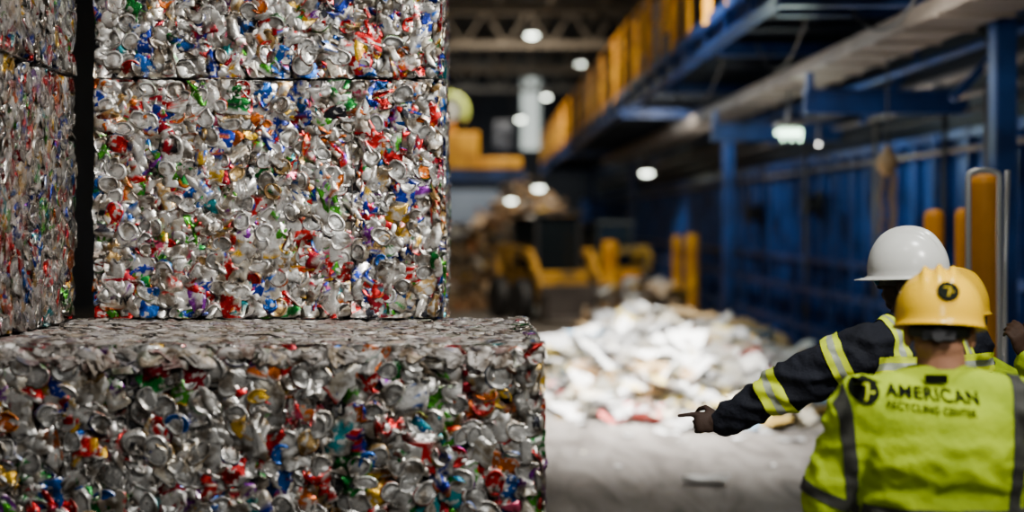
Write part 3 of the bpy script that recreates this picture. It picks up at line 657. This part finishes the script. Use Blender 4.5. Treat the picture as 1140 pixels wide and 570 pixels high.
def person(base,yaw,H,label,skin,jm,hat,arms,head_yaw=0,head_fwd=.02,head_pitch=0,bulk=1.,wr=.007,calm=None,armk=1.):
    B=Vector((base[0],base[1],0)); R=Matrix.Rotation(yaw,3,'Z')
    def q(x,y,z): return B+R@Vector((x,y,z*H/1.75))
    sm=skinmat('skin_'+str(len(bpy.data.materials)),skin)
    mb=MB()
    for s in(-1,1):
        hip=q(s*.09,0,.92);kn=q(s*.11,.02+.0,.50);an=q(s*.12,-.02,.09)
        mb.cap(hip,kn,.082,.055); mb.cap(kn,an,.055,.038); mb.cap(an,q(s*.13,.13,.05),.04,.035)
    mb.ell(q(0,0,.95),(.15,.10,.12),R); mb.ell(q(0,0,1.12),(.135,.095,.16),R); mb.ell(q(0,0,1.30),(.165,.105,.16),R)
    mb.cap(q(-.15,0,1.41),q(.15,0,1.41),.055,.055); mb.cap(q(0,0,1.42),q(0,head_fwd*.7,1.56),.072,.068)
    hc=q(0,head_fwd+.01,1.64); RH=Matrix.Rotation(yaw+head_yaw,3,'Z')@Matrix.Rotation(head_pitch,3,'X')
    h=lambda x,y,z:hc+RH@Vector((x,y,z))
    mb.ell(h(0,-.005,.02),(.082,.098,.095),RH); mb.ell(h(0,-.03,-.05),(.070,.06,.06),RH); mb.ell(h(0,.03,-.045),(.066,.062,.062),RH); mb.ell(h(0,.055,-.085),(.034,.03,.025),RH)
    mb.cap(h(0,.088,.01),h(0,.104,-.022),.009,.013,10); mb.ell(h(0,.088,-.052),(.024,.012,.008),RH); mb.ell(h(0,.086,-.064),(.02,.011,.007),RH)
    mb.ell(h(0,.08,.03),(.055,.015,.012),RH)
    for s in(-1,1):
        mb.ell(h(s*.088,-.008,-.020),(.012,.023,.038),RH@Matrix.Rotation(s*-.4,3,'Z'),12,8); mb.ell(h(s*.045,.065,-.018),(.02,.02,.018),RH)
        mb.ell(h(s*.031,.083,.008),(.013,.008,.007),RH)
    for s,ar in arms.items():
        sh=q(s*.185,0,1.40); mb.cap(sh,ar[0],.055,.042); mb.cap(Vector(ar[0]),Vector(ar[1]),.042,.028)
        hand(mb,ar[1],ar[2],ar[3],ar[5],ar[4])
    me=fuse(mb,.005,2)
    root=place(me,'person',sm,None,True); tag(root,label,'person')
    for s in(-1,1): MB().ell(h(s*.031,.088,.008),(.010,.008,.006),RH).obj('eye',mat('eye_white',(.7,.68,.65),.3),root,smooth=True)
    mb=MB(); mb.ell(h(0,-.014,.026),(.086,.098,.086),RH); mb.ell(h(0,-.045,-.004),(.070,.056,.042),RH); place(fuse(mb,.007,3),'hair',M_hair,root,True)
    mb=MB()
    for s in(-1,1):
        mb.cap(q(s*.09,0,.92),q(s*.115,.02,.50),.105,.08); mb.cap(q(s*.115,.02,.50),q(s*.12,-.02,.12),.08,.07)
    mb.ell(q(0,0,.93),(.185,.13,.14),R)
    place(fuse(mb,.012,4,lambda p:.006*noise.noise(p*14)),'trousers',M_pant,root,True)
    for s in(-1,1):
        mb=MB(); mb.cap(q(s*.12,-.03,.085),q(s*.12,-.02,.22),.062,.062); mb.ell(q(s*.125,.06,.060),(.055,.15,.05),R); mb.box(q(s*.125,.05,.016),(.10,.28,.026),R)
        place(fuse(mb,.01,2),'boot',M_boot,root,True)
    b=bulk; mb=MB()
    mb.ell(q(0,0,.93),(.215*b,.155*b,.18),R); mb.ell(q(0,-.005,1.08),(.215*b,.15*b,.22),R); mb.ell(q(0,-.01,1.25),(.215*b,.15*b,.20),R); mb.ell(q(0,-.015,1.345),(.20*b,.13*b,.13),R)
    for s in(-1,1): mb.cap(q(s*.04,-.01,1.45),q(s*.185*b,-.01,1.392),.07*b,.08*b)
    mb.cap(q(0,.01,1.43),q(0,head_fwd*.5+.01,1.48),.088,.080)
    for s,ar in arms.items():
        sh=q(s*.185*b,0,1.39); el=Vector(ar[0]);w=Vector(ar[1])
        mb.cap(sh,el,.090*b,.066*b*armk); mid=el.lerp(w,.97); mb.cap(el,mid,.066*b*armk,.046*armk)
    def wrk(p):
        a=noise.noise(Vector((p.x*9,p.y*9,p.z*16))); c=noise.noise(Vector((p.x*22+p.z*9,p.y*20,p.z*24+5))); d=noise.noise(Vector((p.x*7+p.z*14,p.y*7,p.z*5-p.x*8+9)))
        k=calm(p) if calm else 1
        return k*(wr*(1-abs(a)*3.4)*.8+wr*.5*c+wr*(.6-abs(d)*3))
    jme=fuse(mb,.009,5,wrk)
    jk=place(jme.copy(),'jacket',jm,root,True)
    n=32; mb=MB(); cc=q(0,head_fwd*.5+.008,0); zt=q(0,0,1.525).z; zb=q(0,0,1.45).z
    for (rr,zz) in [(.108,zb),(.095,zt),(.086,zt),(.092,zb)]:
        for j in range(n):
            t=2*math.pi*j/n; mb.v.append(cc+R@Vector((rr*.95*math.cos(t),rr*math.sin(t),0))+Vector((0,0,zz-.022*max(0,math.sin(t)))))
    for i in range(4):
        for j in range(n):
            k=(i+1)%4; mb.f.append([i*n+j,i*n+(j+1)%n,k*n+(j+1)%n,k*n+j])
    mb.obj('collar',jm,root,smooth=True)
    ho,HR=helmet(h(0,-.002,.034),yaw+head_yaw,head_pitch,hat,root)
    return root,jk,jme,q,h,RH,ho,R
UP=Vector((0,0,1)); Zv=UP
def sst(a,b,x): t=max(0,min(1,(x-a)/(b-a))); return t*t*(3-2*t)
bx,by=1.345,4.1
rA=Matrix.Rotation(-.12,3,'Z')
def wA(x,y,z): return Vector((bx,by,0))+rA@Vector((x,y,z))
def calmA(p):
    if p.y>by+.02: return 1
    k=(1-sst(.16,.22,abs(p.x-bx+.02)))*sst(1.18,1.26,p.z)
    return 1-.92*k
A,jA,jAm,qA,hA,RHA,hatA,RA_=person((bx,by),-.12,1.635,'worker in lime high-visibility jacket and yellow hard hat seen from behind',(.36,.17,.10),M_hv,M_yhat,
   {-1:(wA(-.325,.02,1.03),wA(-.20,.26,.98),(.6,.8,-.1),(-.3,0,1),(.5,.55,.6,.6,.5),-1), 1:(wA(.325,.02,1.03),wA(.20,.26,.98),(-.6,.8,-.1),(.3,0,1),(.5,.55,.6,.6,.5),1)},
   head_yaw=-.20,head_fwd=.04,head_pitch=-.16,bulk=1.17,wr=.0065,calm=calmA)
for (px0,px1,s) in [(934,948,-1),(1106,1122,1)]:
    x0=(px0-VX)*by/F;x1=(px1-VX)*by/F; n=Vector((1,0,-.10*s)).normalized()
    zc=1.2
    slab(jAm,[(Vector((x1,0,zc)),n),(Vector((x0,0,zc)),-n),(Vector((0,0,.9)),-Zv),(Vector((0,by+.02,0)),Vector((0,1,0)))],'reflective_stripe',M_sil,A,.004)
xl,xr=wA(-.24,0,0).x,wA(.25,0,0).x
slab(jAm,[(Vector((0,0,1.045)),Zv),(Vector((0,0,.99)),-Zv),(Vector((xr,0,0)),Vector((1,0,0))),(Vector((xl,0,0)),Vector((-1,0,0)))],'reflective_stripe',M_sil,A,.005)
def armband(me,par,p0,p1,t0,t1,m,off=.005,rad=.13,name='reflective_stripe'):
    p0=Vector(p0);p1=Vector(p1);d=(p1-p0); a=p0+d*t0;b=p0+d*t1;dn=d.normalized()
    def ok(p):
        r=p-p0; return (r-dn*r.dot(dn)).length<rad
    slab(me,[(b,dn),(a,-dn)],name,m,par,off,ok)
for s in(-1,1): armband(jAm,A,qA(s*.185*1.17,0,1.39),wA(s*.325,.02,1.03),.86,.98,M_sil,rad=.11)
bvh=BVHTree.FromPolygons([v.co.copy() for v in jAm.vertices],[list(p.vertices) for p in jAm.polygons])
def project(me,name,m,par,off=.006):
    bm=bmesh.new(); bm.from_mesh(me); bmesh.ops.triangulate(bm,faces=bm.faces)
    for _ in range(3):
        le=[e for e in bm.edges if e.calc_length()>.010]
        if le: bmesh.ops.subdivide_edges(bm,edges=le,cuts=1); bmesh.ops.triangulate(bm,faces=bm.faces)
    for v in bm.verts:
        hit=bvh.ray_cast(Vector((v.co.x,by-1,v.co.z)),Vector((0,1,0)))
        v.co.y=(hit[0].y if hit[0] else by-.2)-off
    out=bpy.data.meshes.new(name); bm.to_mesh(out); bm.free(); return place(out,name,m,par)
def textmesh(s,width,height,cx,cz,rot,offs=.012):
    cu=bpy.data.curves.new('t','FONT'); cu.body=s; cu.size=1; cu.align_x='LEFT'; cu.offset=offs; cu.space_character=1.08
    o=bpy.data.objects.new('t',cu); COL.objects.link(o); dg=bpy.context.evaluated_depsgraph_get(); dg.update()
    me=bpy.data.meshes.new_from_object(o.evaluated_get(dg),depsgraph=dg); bpy.data.objects.remove(o)
    xs=[v.co.x for v in me.vertices];ys=[v.co.y for v in me.vertices]; x0,x1,y0,y1=min(xs),max(xs),min(ys),max(ys)
    for v in me.vertices:
        a=((v.co.x-x0)/(x1-x0)-.5)*width; b=((v.co.y-y0)/(y1-y0)-.5)*height
        v.co=Vector((cx+a*math.cos(rot)-b*math.sin(rot),0,cz+a*math.sin(rot)+b*math.cos(rot)))
    return me
TY=by-.17; K=TY/F
def tx(px): return (px-VX)*K
def tz(py): return CZ-(py-VY)*K
r0=-.075
project(textmesh('AMERICAN',99*K,14*K,tx(1047),tz(442),r0,.026),'jacket_print',M_ink,A)
project(textmesh('RECYCLING CENTER',92*K,8.5*K,tx(1044),tz(458),r0,.024),'jacket_print',M_ink,A)
cx,cz=tx(976),tz(440); Rr=15.5*K
mb=MB()
mb.v=[Vector((cx+Rr*math.cos(t),0,cz+Rr*math.sin(t))) for t in np.linspace(0,2*math.pi,40,endpoint=False)]; mb.f=[list(range(40))]
project(mb.mesh('logo'),'jacket_emblem',M_ink,A,.005)
LG=[[(-.62,.40),(.20,.40),(-.20,-.80),(.00,-.80),(.48,.56),(-.48,.56)],[(.36,-.06),(.74,-.06),(.68,-.22),(.30,-.22)]]
for pl in LG:
    mb=MB(); mb.v=[Vector((cx+a*Rr*.88,0,cz+b*Rr*.88)) for a,b in pl]; mb.f=[list(range(len(pl)))]
    project(mb.mesh('logo'),'emblem_mark',M_hvy,A,.0065)
MB().box(qA(-.035,-.088,1.500),(.062,.008,.024),RA_@Matrix.Rotation(.15,3,'X')).obj('collar_label',M_ink,A)
def badge(hc,R,ang_,zz,par,rx=.121,ry=.140,rz=.138,r=.031):
    a=-math.pi/2+ang_; s=math.sqrt(max(0,1-(zz/rz)**2)); loc=Vector((rx*s*math.cos(a),ry*s*math.sin(a),zz)); nrm=Vector((loc.x/rx**2,loc.y/ry**2,loc.z/rz**2)).normalized()
    x=UP.cross(nrm).normalized(); y=nrm.cross(x); L=Matrix((x,y,nrm)).transposed()
    def pt(a,b,o=.009): return hc+R@(loc+L@Vector((a*r,b*r,o)))
    T=np.linspace(0,2*math.pi,30,endpoint=False)
    m2=MB(); m2.v=[pt(math.cos(t),math.sin(t)) for t in T]+[pt(math.cos(t),math.sin(t),-.006) for t in T]
    m2.f=[list(range(30))]+[[i,(i+1)%30,30+(i+1)%30,30+i] for i in range(30)]
    bo=m2.obj('helmet_emblem',M_ink,par)
    m3=MB()
    for pl in LG:
        k=len(m3.v); m3.v+=[pt(a_*.72,b_*.72,.0098) for a_,b_ in pl]; m3.f.append(list(range(k,k+len(pl))))
    m3.obj('emblem_mark',M_mark,bo)
badge(hA(0,-.002,.034),RHA,.22,.060,hatA)
# --- worker with white helmet, pointing (B)
by2=5.02; bxB=1.55
E=P(882,428,5.03);Wr=P(804,469,5.12)
B,jB,jBm,qB,hB,RHB,hatB,RB_=person((bxB,by2),.35,1.75,'worker in navy jacket with lime bands and white hard hat pointing',(.03,.017,.012),M_navy,M_what,
   {-1:(E,Wr,(-1,.12,-.06),(0,-1,.35),(.12,1.35,1.4,1.4,1.0),1), 1:(Vector((1.84,5.30,1.1)),Vector((1.70,5.5,.98)),(-.6,.8,0),(0,0,1),(.5,.5,.5,.5,.4),1)},
   head_yaw=.6,head_fwd=.03,head_pitch=-.05,bulk=1.12,wr=.008,armk=1.18)
shB=qB(-.185*1.12,0,1.39)
for (t0,t1,m) in [(.08,.19,M_hvy),(.19,.28,M_silb),(.28,.39,M_hvy)]: armband(jBm,B,E,Wr,t0,t1,m,rad=.105)
for (t0,t1,m) in [(.20,.28,M_hvy),(.28,.36,M_silb),(.36,.44,M_hvy)]: armband(jBm,B,shB,E,t0,t1,m,rad=.118)
cB=Vector((bxB,by2,0)); lx=qB(-.235,0,1.2); lx2=qB(-.225,0,1.2)
for (z0,z1,m) in [(1.312,1.334,M_hvy),(1.334,1.360,M_silb),(1.360,1.382,M_hvy)]:
    slab(jBm,[(Vector((0,0,z1)),Zv),(Vector((0,0,z0)),-Zv),(lx2,RB_@Vector((-1,0,0)))],'reflective_stripe',m,B,.004,lambda p:(Vector((p.x,p.y,0))-cB).length<.30)
for (z0,z1,m) in [(1.0,1.03,M_hvy),(1.03,1.06,M_silb),(1.06,1.09,M_hvy)]:
    slab(jBm,[(Vector((0,0,z1)),Zv),(Vector((0,0,z0)),-Zv),(lx,RB_@Vector((-1,0,0)))],'reflective_stripe',m,B,.004,lambda p:(Vector((p.x,p.y,0))-cB).length<.27)
ax=(RB_@Vector((1,0,0)))
for (o0,o1,m) in [(-.160,-.144,M_hvy),(-.144,-.128,M_silb),(-.128,-.112,M_hvy),(.112,.128,M_hvy),(.128,.144,M_silb),(.144,.160,M_hvy)]:
    slab(jBm,[(cB+ax*o1,ax),(cB+ax*o0,-ax),(Vector((0,0,1.382)),-Zv)],'reflective_stripe',m,B,.0045)
def glasses(h,RH,par):
    mb=MB(); mb.ell(h(-.034,.098,.002),(.032,.012,.022),RH); mb.ell(h(.034,.098,.002),(.032,.012,.022),RH)
    mb.bar(h(-.01,.108,.006),h(.01,.108,.006),.004,.008); o=mb.obj('safety_glasses',M_lens,par,smooth=True)
    for s in(-1,1): mb=MB(); mb.bar(h(s*.064,.094,.006),h(s*.092,-.01,.006),.004,.010); mb.obj('temple_arm',M_blk,o)
glasses(hB,RHB,B)
# --- third worker (C)
C,jC,jCm,qC,hC,RHC,hatC,RC_=person((1.955,5.75),1.35,1.57,'worker in lime high-visibility jacket raising a hand',(.05,.026,.016),M_hv,M_yhat,
   {-1:(Vector((2.20,5.42,1.15)),Vector((2.05,5.30,1.34)),(-.35,-.1,.9),(.2,-1,.2),(.5,.6,.7,.8,.4),1), 1:(Vector((1.88,6.05,1.08)),Vector((1.7,6.0,1.0)),(-1,0,0),(0,0,1),(.4,.4,.4,.4,.4),1)},
   head_yaw=.0,bulk=1.1)
for (z0,z1,m) in [(1.0,1.06,M_silb),(1.24,1.29,M_silb)]:
    slab(jCm,[(Vector((0,0,z1)),Zv),(Vector((0,0,z0)),-Zv)],'reflective_stripe',m,C,.004,lambda p:(Vector((p.x-1.955,p.y-5.75,0))).length<.26)
glasses(hC,RHC,C)
# ------------------------------------------------------------ world + camera
w=bpy.data.worlds.new('world'); scene.world=w; w.use_nodes=True
w.node_tree.nodes['Background'].inputs[0].default_value=(.5,.6,.75,1); w.node_tree.nodes['Background'].inputs[1].default_value=.02
cam=bpy.data.cameras.new('camera'); co=bpy.data.objects.new('camera',cam); COL.objects.link(co)
co.location=(0,0,CZ); co.rotation_euler=(math.pi/2,0,0); cam.lens=50; cam.sensor_width=36; cam.shift_x=40/1140; cam.shift_y=-40/1140
cam.clip_end=200; cam.dof.use_dof=True; cam.dof.focus_distance=5.3; cam.dof.aperture_fstop=.92
scene.camera=co
